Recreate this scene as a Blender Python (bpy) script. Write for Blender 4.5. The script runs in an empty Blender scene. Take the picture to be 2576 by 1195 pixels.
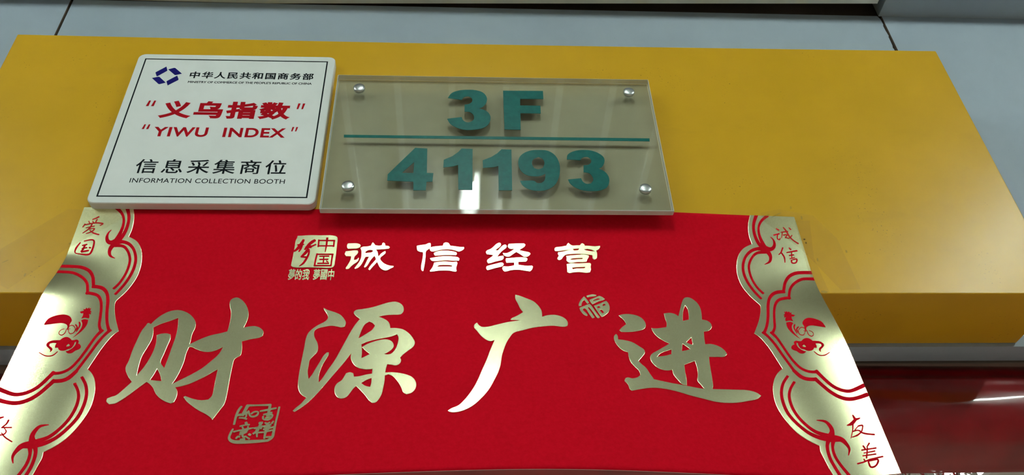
import bpy, bmesh, math, random
import numpy as np
from mathutils import Vector, Matrix

# ---------------------------------------------------------------- camera, world, light, exposure
scene = bpy.context.scene
COL = scene.collection
CAM_POS = (0.16055, -0.75453, -0.59550)
PITCH, YAW, ROLL, FOCAL_PX = 0.67056, 0.07660, -0.04320, 2151.7

def make_camera():
    cd = bpy.data.cameras.new('camera')
    cam = bpy.data.objects.new('camera', cd)
    COL.objects.link(cam)
    fwd = Vector((math.sin(YAW) * math.cos(PITCH), math.cos(YAW) * math.cos(PITCH), math.sin(PITCH)))
    right = Vector((math.cos(YAW), -math.sin(YAW), 0))
    up = right.cross(fwd)
    r2 = right * math.cos(ROLL) + up * math.sin(ROLL)
    u2 = up * math.cos(ROLL) - right * math.sin(ROLL)
    m = Matrix(((r2.x, u2.x, -fwd.x, CAM_POS[0]), (r2.y, u2.y, -fwd.y, CAM_POS[1]),
                (r2.z, u2.z, -fwd.z, CAM_POS[2]), (0, 0, 0, 1)))
    cam.matrix_world = m
    cd.sensor_fit = 'HORIZONTAL'
    cd.sensor_width = 36.0
    cd.lens = FOCAL_PX / 2576.0 * 36.0
    cd.clip_start = 0.01
    scene.camera = cam
make_camera()

world = bpy.data.worlds.new('world')
scene.world = world
world.use_nodes = True
world.node_tree.nodes['Background'].inputs[0].default_value = (0, 0, 0, 1)
world.node_tree.nodes['Background'].inputs[1].default_value = 0.0   # indoors: lamps only

scene.view_settings.view_transform = 'Standard'
scene.view_settings.look = 'None'
scene.view_settings.gamma = 1.0
scene.view_settings.use_curve_mapping = False
scene.view_settings.exposure = 2.17

TUBE_POWER = 24.0           # radiance of the ceiling tubes
TUBE_COLOR = (0.84, 1.0, 0.92)

# ---------------------------------------------------------------- helpers
def tag(o, label=None, cat=None, group=None, kind=None):
    if label: o['label'] = label
    if cat: o['category'] = cat
    if group: o['group'] = group
    if kind: o['kind'] = kind
    return o

def empty(name, loc):
    o = bpy.data.objects.new(name, None)
    o.empty_display_size = 0.02
    o.location = loc
    COL.objects.link(o)
    return o

def world_origin(o):
    p = Vector((0, 0, 0))
    while o is not None:
        p += o.location
        o = o.parent
    return p

def link(name, me, mats, parent=None):
    """one mesh object whose vertices are given in world coordinates"""
    o = bpy.data.objects.new(name, me)
    for m in (mats if isinstance(mats, (list, tuple)) else [mats]):
        me.materials.append(m)
    COL.objects.link(o)
    if parent is not None:
        o.parent = parent
        o.location = -world_origin(parent)
    return o

def recentre(o):
    """put the origin of a parentless mesh at the middle of its base"""
    vs = [v.co for v in o.data.vertices]
    c = Vector(((min(v.x for v in vs) + max(v.x for v in vs)) / 2, (min(v.y for v in vs) + max(v.y for v in vs)) / 2, min(v.z for v in vs)))
    o.data.transform(Matrix.Translation(-c))
    o.location = c
    return o

def mesh_from(name, verts, faces, mat_index=None):
    me = bpy.data.meshes.new(name)
    me.from_pydata([tuple(float(c) for c in v) for v in verts], [], faces)
    if mat_index is not None:
        for p, i in zip(me.polygons, mat_index): p.material_index = i
    me.update()
    return me

def box_bm(bm, x0, x1, y0, y1, z0, z1):
    vs = [bm.verts.new((x, y, z)) for z in (z0, z1) for y in (y0, y1) for x in (x0, x1)]
    for f in ((0, 2, 3, 1), (4, 5, 7, 6), (0, 1, 5, 4), (2, 6, 7, 3), (0, 4, 6, 2), (1, 3, 7, 5)):
        bm.faces.new([vs[i] for i in f])

def bm_object(name, bm, mats, parent=None, bevel=0.0, seg=2, smooth=False):
    if bevel > 0:
        bmesh.ops.bevel(bm, geom=list(bm.edges), offset=bevel, segments=seg, affect='EDGES', profile=0.5)
    bmesh.ops.recalc_face_normals(bm, faces=bm.faces)
    me = bpy.data.meshes.new(name)
    bm.to_mesh(me); bm.free()
    if smooth:
        for p in me.polygons: p.use_smooth = True
    return link(name, me, mats, parent)

def box(name, x0, x1, y0, y1, z0, z1, mats, parent=None, bevel=0.0):
    bm = bmesh.new(); box_bm(bm, x0, x1, y0, y1, z0, z1)
    return bm_object(name, bm, mats, parent, bevel)

def lathe_y(bm, cx, cz, prof, n=32):
    """profile of (radius, y) turned round an axis along Y"""
    rings = []
    for r, y in prof:
        if r < 1e-6: rings.append([bm.verts.new((cx, y, cz))])
        else: rings.append([bm.verts.new((cx + r * math.cos(2 * math.pi * k / n), y, cz + r * math.sin(2 * math.pi * k / n))) for k in range(n)])
    for a, b in zip(rings, rings[1:]):
        for k in range(n):
            k2 = (k + 1) % n
            if len(a) == 1 and len(b) > 1: bm.faces.new((a[0], b[k], b[k2]))
            elif len(b) == 1 and len(a) > 1: bm.faces.new((a[k], b[0], a[k2]))
            elif len(a) > 1: bm.faces.new((a[k], b[k], b[k2], a[k2]))

# ---------------------------------------------------------------- materials
class NT:
    def __init__(self, name):
        self.m = bpy.data.materials.new(name); self.m.use_nodes = True
        self.t = self.m.node_tree; self.b = self.t.nodes['Principled BSDF']; self.out = self.t.nodes['Material Output']
    def n(self, typ, **kw):
        nd = self.t.nodes.new(typ)
        for k, v in kw.items():
            if k in nd.inputs: nd.inputs[k].default_value = v
            else: setattr(nd, k, v)
        return nd
    def l(self, a, b): self.t.links.new(a, b)
    def coords(self): return self.n('ShaderNodeNewGeometry').outputs['Position']
    def noise(self, scale, detail=3, rough=0.5, stretch=None):
        v = self.coords()
        if stretch:
            mp = self.n('ShaderNodeMapping'); mp.inputs['Scale'].default_value = stretch
            self.l(v, mp.inputs['Vector']); v = mp.outputs[0]
        nd = self.n('ShaderNodeTexNoise', Scale=scale, Detail=detail, Roughness=rough)
        self.l(v, nd.inputs['Vector']); return nd.outputs['Fac']
    def ramp(self, fac, stops):
        r = self.n('ShaderNodeValToRGB'); e = r.color_ramp.elements
        while len(e) < len(stops): e.new(0.5)
        for el, (p, c) in zip(e, stops): el.position = p; el.color = (c[0], c[1], c[2], 1)
        self.l(fac, r.inputs[0]); return r.outputs[0]
    def mix(self, fac, a, b):
        x = self.n('ShaderNodeMix', data_type='RGBA')
        for s, v in ((x.inputs[0], fac), (x.inputs[6], a), (x.inputs[7], b)):
            if hasattr(v, 'links') or hasattr(v, 'is_linked'): self.l(v, s)
            elif isinstance(v, tuple): s.default_value = (*v, 1)
            else: s.default_value = v
        return x.outputs[2]
    def bump(self, h, strength, dist):
        b = self.n('ShaderNodeBump', Strength=strength, Distance=dist); self.l(h, b.inputs['Height'])
        self.l(b.outputs[0], self.b.inputs['Normal']); return b
    def fresnel(self, ior):
        # thin-film reading: the same reflectance from either side of the sheet
        g = self.n('ShaderNodeNewGeometry'); mr = self.n('ShaderNodeMapRange')
        self.l(g.outputs['Backfacing'], mr.inputs[0]); mr.inputs[3].default_value = ior; mr.inputs[4].default_value = 1 / ior
        f = self.n('ShaderNodeFresnel'); self.l(mr.outputs[0], f.inputs['IOR']); return f
    def base(self, v):
        if isinstance(v, tuple): self.b.inputs['Base Color'].default_value = (*v, 1)
        else: self.l(v, self.b.inputs['Base Color'])
    def set(self, **kw):
        for k, v in kw.items(): self.b.inputs[k.replace('_', ' ')].default_value = v
        return self

def plain(name, col, rough=0.5, metallic=0.0, vary=0.06, scale=40, **kw):
    k = NT(name)
    lo = tuple(c * (1 - vary) for c in col); hi = tuple(min(1, c * (1 + vary)) for c in col)
    k.base(k.ramp(k.noise(scale), [(0.3, lo), (0.7, hi)]))
    k.set(Roughness=rough, Metallic=metallic, **kw)
    return k.m

def mat_yellow():
    k = NT('yellow_laminate')
    base = k.ramp(k.noise(9, 4), [(0.3, (0.60, 0.335, 0.012)), (0.7, (0.66, 0.365, 0.016))])
    # scuffs: small dark specks gathered in patches
    speck = k.n('ShaderNodeMath', operation='GREATER_THAN'); k.l(k.noise(420, 2), speck.inputs[0]); speck.inputs[1].default_value = 0.675
    patch = k.n('ShaderNodeMath', operation='GREATER_THAN'); k.l(k.noise(13, 2), patch.inputs[0]); patch.inputs[1].default_value = 0.61
    both = k.n('ShaderNodeMath', operation='MULTIPLY'); k.l(speck.outputs[0], both.inputs[0]); k.l(patch.outputs[0], both.inputs[1])
    scale = k.n('ShaderNodeMath', operation='MULTIPLY'); k.l(both.outputs[0], scale.inputs[0]); scale.inputs[1].default_value = 0.55
    smear = k.ramp(k.noise(5, 5, 0.65, (1, 1, 3)), [(0.60, (0, 0, 0)), (0.80, (0.20, 0.20, 0.20))])
    c = k.mix(smear, base, (0.30, 0.19, 0.03))
    c = k.mix(scale.outputs[0], c, (0.07, 0.045, 0.015))
    k.base(c)
    k.set(Roughness=0.29, Specular_IOR_Level=0.27)
    k.bump(k.noise(300, 2), 0.05, 0.001)
    return k.m

def mat_wall():
    k = NT('blue_grey_panel')
    c = k.ramp(k.noise(6, 5, 0.6), [(0.3, (0.335, 0.40, 0.475)), (0.7, (0.385, 0.455, 0.53))])
    sp = k.ramp(k.noise(350, 2), [(0.74, (0, 0, 0)), (0.78, (0.5, 0.5, 0.5))])
    k.base(k.mix(sp, c, (0.10, 0.12, 0.13)))
    k.set(Roughness=0.55)
    k.bump(k.noise(500, 2), 0.08, 0.001)
    return k.m

def mat_gold(name, grain=1.0, rough=0.23):
    k = NT(name)
    k.base(k.ramp(k.noise(900, 2), [(0.3, (0.80, 0.79, 0.47)), (0.7, (0.90, 0.89, 0.57))]))
    k.set(Metallic=1.0, Roughness=rough)
    a = k.noise(1100, 3, 0.6)
    k.bump(a, 0.20 * grain, 0.0006)
    return k.m

def mat_red_paper():
    k = NT('red_flocked_paper')
    k.base(k.ramp(k.noise(260, 4, 0.7), [(0.25, (0.56, 0.0018, 0.010)), (0.75, (0.66, 0.003, 0.017))]))
    k.set(Roughness=0.9, Specular_IOR_Level=0.06)
    k.b.inputs['Sheen Weight'].default_value = 0.03
    k.b.inputs['Sheen Roughness'].default_value = 0.4
    k.b.inputs['Sheen Tint'].default_value = (1.0, 0.35, 0.4, 1)
    k.bump(k.noise(1500, 2), 0.15, 0.0004)
    return k.m

def mat_clear_sheet():
    """clear acrylic: see-through body with a Fresnel gloss"""
    k = NT('clear_acrylic'); k.t.nodes.remove(k.b)
    tr = k.n('ShaderNodeBsdfTransparent'); tr.inputs[0].default_value = (0.93, 0.96, 0.95, 1)
    gl = k.n('ShaderNodeBsdfGlossy'); gl.inputs['Roughness'].default_value = 0.03
    fr = k.fresnel(1.49); mx = k.n('ShaderNodeMixShader')
    k.l(fr.outputs[0], mx.inputs[0]); k.l(tr.outputs[0], mx.inputs[1]); k.l(gl.outputs[0], mx.inputs[2]); k.l(mx.outputs[0], k.out.inputs[0])
    k.noise(5)
    return k.m

def mat_frosted(name, col, through, tint=(1, 1, 1)):
    k = NT(name); k.t.nodes.remove(k.b)
    c = k.ramp(k.noise(35, 4), [(0.3, tuple(0.93 * a for a in col)), (0.7, col)])
    df = k.n('ShaderNodeBsdfDiffuse'); k.l(c, df.inputs[0])
    tr = k.n('ShaderNodeBsdfTransparent'); tr.inputs[0].default_value = (*tint, 1)
    mx = k.n('ShaderNodeMixShader'); mx.inputs[0].default_value = through
    k.l(df.outputs[0], mx.inputs[1]); k.l(tr.outputs[0], mx.inputs[2]); k.l(mx.outputs[0], k.out.inputs[0])
    return k.m

def mat_tape():
    k = NT('clear_tape'); k.t.nodes.remove(k.b)
    tr = k.n('ShaderNodeBsdfTransparent'); tr.inputs[0].default_value = (0.992, 0.984, 0.965, 1)
    df = k.n('ShaderNodeBsdfDiffuse'); df.inputs[0].default_value = (0.62, 0.50, 0.30, 1)
    gl = k.n('ShaderNodeBsdfGlossy'); gl.inputs['Roughness'].default_value = 0.12
    fr = k.fresnel(1.06)
    b = k.n('ShaderNodeBump', Strength=0.25, Distance=0.002); k.l(k.noise(120, 4), b.inputs['Height'])
    k.l(b.outputs[0], gl.inputs['Normal']); k.l(b.outputs[0], fr.inputs['Normal'])
    m0 = k.n('ShaderNodeMixShader'); m0.inputs[0].default_value = 0.025
    k.l(tr.outputs[0], m0.inputs[1]); k.l(df.outputs[0], m0.inputs[2])
    mx = k.n('ShaderNodeMixShader')
    k.l(fr.outputs[0], mx.inputs[0]); k.l(m0.outputs[0], mx.inputs[1]); k.l(gl.outputs[0], mx.inputs[2]); k.l(mx.outputs[0], k.out.inputs[0])
    return k.m

def mat_valance():
    k = NT('red_plastic')
    red = k.ramp(k.noise(14, 4), [(0.3, (0.23, 0.002, 0.005)), (0.7, (0.38, 0.004, 0.009))])
    k.base(red)
    k.set(Roughness=0.35, Specular_IOR_Level=0.3, Coat_Weight=0.9, Coat_Roughness=0.08)
    k.bump(k.noise(11, 2, 0.5, (0.6, 1, 1.8)), 0.35, 0.02)
    return k.m

def mat_emit(name, col, s):
    k = NT(name); k.base((0.9, 0.9, 0.9))
    k.b.inputs['Emission Color'].default_value = (*col, 1); k.b.inputs['Emission Strength'].default_value = s
    return k.m

M = dict(
    yellow=mat_yellow(), wall=mat_wall(), gold=mat_gold('gold_foil'), gold_fine=mat_gold('gold_foil_fine', 0.6, 0.22),
    red=mat_red_paper(), paper_edge=plain('paper_edge', (0.85, 0.55, 0.55), 0.6),
    clear=mat_clear_sheet(), frosted=mat_frosted('frosted_film', (0.70, 0.60, 0.42), 0.40, (0.85, 0.84, 0.84)),
    acrylic_edge=mat_frosted('acrylic_edge', (0.66, 0.70, 0.68), 0.25), tape=mat_tape(), valance=mat_valance(),
    white=plain('white_board', (0.78, 0.80, 0.78), 0.28, vary=0.02), white_edge=plain('white_board_edge', (0.80, 0.80, 0.77), 0.5, vary=0.03),
    black=plain('black_print', (0.004, 0.006, 0.009), 0.6, Specular_IOR_Level=0.08), blue=plain('navy_print', (0.008, 0.006, 0.15), 0.6, Specular_IOR_Level=0.08), crimson=plain('crimson_print', (0.42, 0.002, 0.009), 0.6, Specular_IOR_Level=0.06),
    green=plain('green_vinyl', (0.006, 0.120, 0.105), 0.35, vary=0.12, scale=160, Specular_IOR_Level=0.15), steel=plain('satin_steel', (0.62, 0.64, 0.64), 0.32, 1.0),
    raw=plain('raw_board', (0.13, 0.095, 0.07), 0.8), pale=plain('pale_soffit', (0.72, 0.74, 0.68), 0.5),
    floor=plain('floor_tile', (0.58, 0.46, 0.38), 0.3), ceiling=plain('grey_ceiling', (0.30, 0.31, 0.31), 0.6), rib=plain('white_rib', (0.85, 0.86, 0.86), 0.4),
    shopfront=plain('shopfront_wall', (0.42, 0.42, 0.41), 0.6), inner=plain('shop_wall', (0.70, 0.69, 0.66), 0.6), batten=plain('white_batten', (0.85, 0.85, 0.85), 0.4),
    tube=mat_emit('lit_tube', TUBE_COLOR, TUBE_POWER), panel_light=mat_emit('lit_panel', (0.92, 1.0, 0.96), 9.0),
    silver=plain('silver_foil', (0.75, 0.75, 0.74), 0.22, 1.0),
)

# outlines and brush strokes as drawn on the flat sheet / sign / plaque, in tenths of a millimetre
OUTLINES={
'cai':[[[(1110,1605),(1133,1558),(1179,1493),(1249,1437),(1328,1418),(1403,1437),(1486,1495),(1548,1584),(1561,1655),(1550,1746),(1555,1828),(1555,1869),(1581,1851),(1652,1802),(1738,1758),(1829,1732),(1887,1710),(1890,1659),(1886,1546),(1873,1450),(1840,1353),(1834,1294),(1854,1259),(1895,1245),(1942,1271),(1997,1334),(2042,1423),(2062,1510),(2058,1586),(2044,1661),(2090,1648),(2152,1644),(2205,1667),(2249,1720),(2251,1776),(2221,1799),(2135,1819),(2057,1845),(2070,1899),(2081,1971),(2078,2024),(2032,2066),(2027,2144),(2030,2263),(2037,2396),(2044,2526),(2040,2606),(2015,2667),(1985,2736),(1968,2777),(1943,2750),(1890,2710),(1818,2668),(1741,2611),(1685,2563),(1643,2511),(1657,2498),(1736,2532),(1817,2551),(1880,2545),(1904,2505),(1904,2425),(1898,2326),(1894,2242),(1893,2192),(1862,2216),(1807,2265),(1738,2313),(1658,2361),(1586,2387),(1542,2396),(1570,2440),(1581,2512),(1571,2567),(1543,2582),(1485,2557),(1415,2508),(1371,2459),(1337,2402),(1292,2353),(1256,2328),(1190,2407),(1132,2478),(1073,2540),(1031,2571),(982,2578),(948,2546),(944,2511),(971,2496),(1017,2476),(1063,2413),(1118,2325),(1065,2259),(1021,2183),(1012,2141),(1020,2074),(1020,1953),(1029,1813),(1043,1687),(1062,1632),(1073,1595),(1086,1590)],[(1147,1651),(1207,1605),(1281,1569),(1361,1526),(1383,1635),(1394,1781),(1390,1905),(1387,2028),(1380,2161),(1330,2095),(1335,2009),(1345,1887),(1351,1798),(1338,1744),(1300,1729),(1239,1734),(1203,1752),(1221,1832),(1224,1938),(1208,2059),(1178,2169),(1145,2243),(1136,2160),(1132,2024),(1152,1920),(1171,1814),(1166,1724)],[(1317,2175),(1362,2247),(1393,2319),(1340,2313),(1285,2304),(1303,2246)],[(1557,1911),(1549,1978),(1551,2099),(1536,2234),(1517,2317),(1504,2354),(1556,2317),(1646,2253),(1735,2179),(1808,2087),(1864,2001),(1887,1913),(1833,1951),(1770,1973),(1702,1967),(1627,1935),(1580,1908)]]],
'yuan':[[[(2805,1396),(2855,1429),(2929,1462),(2991,1500),(3037,1560),(3060,1616),(3054,1666),(3021,1678),(2974,1665),(2916,1653),(2849,1667),(2784,1689),(2759,1716),(2758,1765),(2771,1811),(2802,1871),(2821,1939),(2819,2005),(2787,2055),(2760,2104),(2759,2161),(2760,2246),(2781,2337),(2806,2283),(2829,2214),(2857,2137),(2885,2051),(2913,2008),(2933,2009),(2936,2038),(2918,2096),(2894,2166),(2881,2237),(2875,2306),(2883,2382),(2909,2335),(2951,2232),(3002,2113),(3043,1983),(3084,1849),(3123,1727),(3154,1642),(3195,1563),(3167,1538),(3128,1489),(3123,1460),(3146,1432),(3203,1422),(3306,1396),(3408,1352),(3477,1324),(3547,1315),(3602,1346),(3634,1405),(3632,1472),(3605,1504),(3535,1508),(3454,1514),(3386,1534),(3434,1559),(3483,1600),(3507,1649),(3515,1697),(3570,1698),(3639,1716),(3711,1781),(3754,1852),(3773,1907),(3759,1960),(3711,2012),(3664,2063),(3638,2103),(3649,2137),(3637,2181),(3601,2204),(3556,2192),(3517,2186),(3510,2234),(3506,2288),(3551,2286),(3628,2296),(3705,2320),(3760,2351),(3797,2402),(3810,2459),(3795,2521),(3765,2554),(3723,2568),(3690,2543),(3671,2494),(3647,2438),(3611,2380),(3576,2336),(3537,2314),(3505,2326),(3506,2404),(3500,2473),(3490,2554),(3468,2614),(3439,2652),(3408,2655),(3374,2622),(3338,2567),(3290,2504),(3242,2447),(3223,2466),(3196,2519),(3164,2572),(3119,2589),(3081,2574),(3051,2526),(3039,2458),(3056,2404),(3095,2368),(3117,2317),(3129,2282),(3166,2270),(3200,2285),(3211,2328),(3263,2323),(3326,2305),(3377,2297),(3377,2240),(3320,2243),(3254,2226),(3207,2193),(3169,2134),(3152,2075),(3153,2031),(3112,2117),(3066,2202),(3003,2312),(2950,2406),(2889,2511),(2818,2614),(2745,2688),(2703,2722),(2683,2708),(2702,2679),(2747,2630),(2788,2562),(2737,2524),(2702,2463),(2687,2394),(2681,2298),(2679,2187),(2681,2044),(2683,1928),(2683,1823),(2696,1748),(2728,1695),(2778,1642),(2851,1584),(2869,1541),(2844,1477),(2815,1428)],[(3297,1602),(3336,1630),(3356,1662),(3332,1717),(3280,1770),(3208,1830),(3218,1776),(3234,1699),(3257,1636)],[(3244,1914),(3290,1885),(3366,1857),(3454,1836),(3532,1815),(3587,1789),(3602,1825),(3600,1910),(3582,1985),(3547,2044),(3514,2055),(3478,2050),(3528,2014),(3564,1962),(3563,1924),(3536,1877),(3489,1853),(3422,1859),(3346,1887),(3292,1916),(3251,1952),(3288,1998),(3336,2045),(3305,2066),(3261,2094),(3259,2020)],[(3287,2410),(3332,2375),(3378,2353),(3380,2412),(3373,2460),(3327,2444)]]],
'guang':[[[(4804,1213),(4838,1222),(4912,1262),(4992,1312),(5042,1382),(5071,1461),(5071,1548),(5113,1529),(5196,1519),(5262,1538),(5312,1582),(5331,1642),(5320,1684),(5281,1696),(5182,1681),(5074,1691),(4966,1710),(4858,1748),(4764,1785),(4722,1849),(4686,1922),(4657,2011),(4634,2099),(4617,2219),(4589,2321),(4549,2419),(4497,2532),(4421,2642),(4336,2733),(4252,2783),(4181,2801),(4127,2794),(4109,2778),(4145,2749),(4204,2721),(4252,2668),(4313,2576),(4375,2449),(4427,2301),(4480,2149),(4522,2010),(4564,1888),(4524,1902),(4486,1884),(4434,1829),(4390,1754),(4360,1698),(4368,1657),(4395,1633),(4413,1671),(4443,1695),(4516,1690),(4596,1663),(4704,1629),(4832,1603),(4786,1597),(4739,1597),(4744,1578),(4802,1539),(4873,1481),(4848,1432),(4825,1352),(4801,1272)]]],
'jin':[[[(5871,1522),(5935,1502),(6017,1505),(6095,1538),(6134,1595),(6141,1660),(6114,1716),(6049,1744),(5952,1761),(5871,1762),(5850,1739),(5879,1701),(5934,1650),(5921,1598)]],[[(5810,1789),(5823,1812),(5822,1867),(5881,1875),(5957,1900),(6028,1961),(6067,2004),(6067,2047),(6032,2100),(5987,2156),(6010,2195),(6047,2244),(6074,2318),(6101,2387),(6174,2406),(6260,2427),(6359,2448),(6457,2469),(6562,2490),(6658,2491),(6761,2491),(6890,2492),(7019,2497),(7090,2522),(7129,2560),(7083,2599),(6986,2625),(6878,2648),(6749,2655),(6650,2643),(6554,2615),(6434,2580),(6316,2537),(6195,2505),(6069,2494),(5939,2518),(5860,2539),(5843,2521),(5833,2465),(5805,2417),(5820,2383),(5847,2371),(5884,2382),(5937,2369),(5974,2338),(5969,2288),(5933,2231),(5903,2172),(5894,2104),(5896,2043),(5847,2018),(5803,1957),(5780,1886),(5784,1822)]],[[(6359,1488),(6423,1477),(6476,1492),(6509,1524),(6542,1438),(6586,1322),(6627,1254),(6672,1244),(6715,1273),(6753,1331),(6770,1417),(6762,1511),(6752,1571),(6804,1585),(6836,1631),(6826,1694),(6786,1731),(6736,1741),(6723,1822),(6713,1914),(6774,1909),(6849,1939),(6897,1993),(6912,2044),(6878,2076),(6803,2081),(6716,2083),(6704,2168),(6695,2267),(6686,2366),(6660,2494),(6626,2519),(6581,2494),(6553,2442),(6531,2394),(6550,2321),(6560,2238),(6557,2143),(6507,2164),(6441,2195),(6431,2291),(6428,2373),(6415,2454),(6373,2443),(6333,2384),(6306,2320),(6304,2262),(6250,2272),(6176,2249),(6123,2183),(6108,2115),(6130,2063),(6205,2009),(6342,1915),(6283,1875),(6226,1814),(6193,1733),(6191,1701),(6245,1704),(6351,1684),(6365,1628),(6359,1563)],[(6614,1370),(6627,1418),(6622,1513),(6610,1573),(6544,1592),(6559,1514),(6588,1419)],[(6586,1828),(6580,1922),(6551,1914),(6524,1891)],[(6477,1915),(6510,1950),(6541,1984),(6493,2002),(6451,2012)],[(6348,1994),(6336,2055),(6273,2077),(6188,2093),(6224,2052)]]],
'cheng':[[[(2968,526),(2976,501),(3017,500),(3077,501),(3110,515),(3121,532),(3113,556),(3082,574),(3039,577),(2986,581),(2974,564)]],[[(2954,653),(2961,612),(2999,606),(3057,598),(3093,601),(3100,628),(3084,663),(3067,686),(3062,730),(3089,724),(3105,696),(3114,703),(3111,740),(3092,767),(3062,794),(3038,821),(3014,854),(2988,858),(2981,841),(2994,808),(3012,761),(3024,714),(3024,683),(2973,683)]],[[(3117,566),(3145,546),(3194,542),(3231,531),(3239,497),(3249,483),(3264,500),(3279,524),(3323,531),(3350,524),(3354,496),(3367,487),(3384,499),(3391,531),(3427,535),(3441,555),(3432,575),(3397,582),(3348,586),(3294,591),(3309,614),(3316,638),(3324,679),(3346,644),(3377,613),(3395,604),(3401,634),(3380,665),(3350,699),(3348,719),(3369,753),(3397,780),(3436,800),(3479,810),(3498,810),(3496,830),(3465,850),(3419,876),(3381,867),(3347,833),(3326,787),(3313,763),(3296,790),(3267,834),(3241,874),(3221,857),(3239,814),(3273,760),(3297,723),(3284,686),(3276,682),(3249,726),(3226,774),(3203,824),(3185,839),(3174,824),(3189,774),(3206,720),(3217,689),(3185,693),(3174,720),(3161,760),(3138,811),(3109,844),(3083,855),(3074,841),(3090,808),(3116,761),(3133,707),(3135,659),(3131,604)],[(3180,621),(3203,601),(3241,597),(3258,607),(3243,624),(3200,631),(3181,635)]]],
'xin':[[[(3734,532),(3780,520),(3835,511),(3867,491),(3889,493),(3894,525),(3891,549),(3870,580),(3843,608),(3840,670),(3836,738),(3830,812),(3821,879),(3811,885),(3797,866),(3792,805),(3801,731),(3807,663),(3806,625),(3773,619),(3745,598),(3739,581)]],[[(3878,573),(3885,553),(3918,542),(3972,535),(4024,527),(4029,496),(4057,482),(4087,490),(4107,527),(4153,534),(4208,544),(4258,545),(4263,565),(4247,592),(4203,615),(4165,600),(4110,585),(4055,583),(4001,590),(3947,608),(3903,613),(3884,598)]],[[(3925,632),(3968,607),(4045,597),(4121,603),(4176,620),(4184,644),(4171,665),(4111,662),(4046,662),(3981,669),(3943,673),(3930,656)]],[[(3884,704),(3927,693),(3997,679),(4067,674),(4144,679),(4198,692),(4212,713),(4204,740),(4144,740),(4068,734),(3998,741),(3928,748),(3901,738)]],[[(3931,765),(3982,754),(4058,747),(4133,756),(4182,750),(4189,777),(4180,811),(4177,844),(4182,881),(4167,890),(4113,879),(4049,873),(3979,878),(3926,888),(3894,891),(3888,875),(3909,839),(3924,798)],[(3970,818),(3988,803),(4048,798),(4107,801),(4131,808),(4126,818),(4059,817),(4000,818)]]],
'jing':[[[(4500,613),(4517,591),(4557,570),(4592,533),(4621,501),(4650,484),(4670,488),(4674,515),(4655,548),(4611,587),(4634,594),(4660,558),(4695,519),(4721,508),(4738,526),(4731,558),(4699,587),(4664,626),(4629,680),(4657,672),(4697,665),(4700,697),(4684,725),(4644,739),(4593,754),(4554,771),(4526,776),(4512,754),(4515,726),(4544,698),(4584,662),(4545,655),(4514,652),(4504,634)]],[[(4500,834),(4508,810),(4548,796),(4615,775),(4672,760),(4691,767),(4698,788),(4682,813),(4648,827),(4591,844),(4541,862),(4516,869),(4505,855)]],[[(4746,533),(4759,497),(4804,495),(4862,492),(4931,490),(4948,510),(4937,539),(4910,564),(4878,586),(4915,600),(4965,611),(4993,625),(4999,643),(4980,668),(4945,686),(4911,675),(4884,650),(4840,618),(4799,651),(4764,679),(4730,681),(4702,665),(4686,633),(4692,625),(4726,630),(4766,612),(4819,572),(4779,574),(4754,558)]],[[(4715,725),(4724,700),(4769,697),(4854,688),(4939,691),(4961,703),(4959,728),(4942,751),(4903,753),(4860,753),(4859,791),(4906,798),(4962,805),(5005,800),(5017,815),(5005,857),(4981,885),(4937,878),(4881,866),(4825,863),(4769,870),(4724,885),(4702,887),(4683,865),(4678,830),(4693,811),(4749,813),(4808,798),(4809,763),(4761,766),(4725,767)]]],
'ying':[[[(5269,566),(5283,546),(5341,536),(5406,521),(5419,493),(5435,480),(5448,497),(5475,518),(5521,516),(5562,514),(5575,489),(5593,485),(5612,503),(5616,520),(5665,522),(5734,528),(5788,520),(5788,539),(5763,578),(5739,593),(5745,622),(5741,665),(5731,704),(5704,720),(5686,704),(5687,658),(5636,647),(5568,640),(5500,639),(5437,644),(5390,655),(5359,684),(5340,716),(5311,730),(5292,716),(5293,695),(5309,666),(5300,638),(5307,616),(5359,605),(5424,587),(5372,591),(5314,602),(5279,604),(5269,591)],[(5479,573),(5506,567),(5546,566),(5533,585),(5487,588)],[(5605,576),(5643,570),(5688,582),(5721,600),(5675,597),(5630,588)]],[[(5390,666),(5453,657),(5528,650),(5608,645),(5647,658),(5648,679),(5631,708),(5616,747),(5576,754),(5508,754),(5444,765),(5411,758),(5389,730),(5395,698)],[(5437,716),(5466,703),(5524,698),(5575,697),(5571,708),(5523,710),(5471,717)]],[[(5389,779),(5444,768),(5523,770),(5598,764),(5652,763),(5664,778),(5656,813),(5655,855),(5640,893),(5602,902),(5530,892),(5457,897),(5411,906),(5387,890),(5389,842)],[(5450,831),(5502,824),(5559,822),(5593,820),(5586,834),(5546,838),(5495,838),(5455,849)]]],
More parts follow.
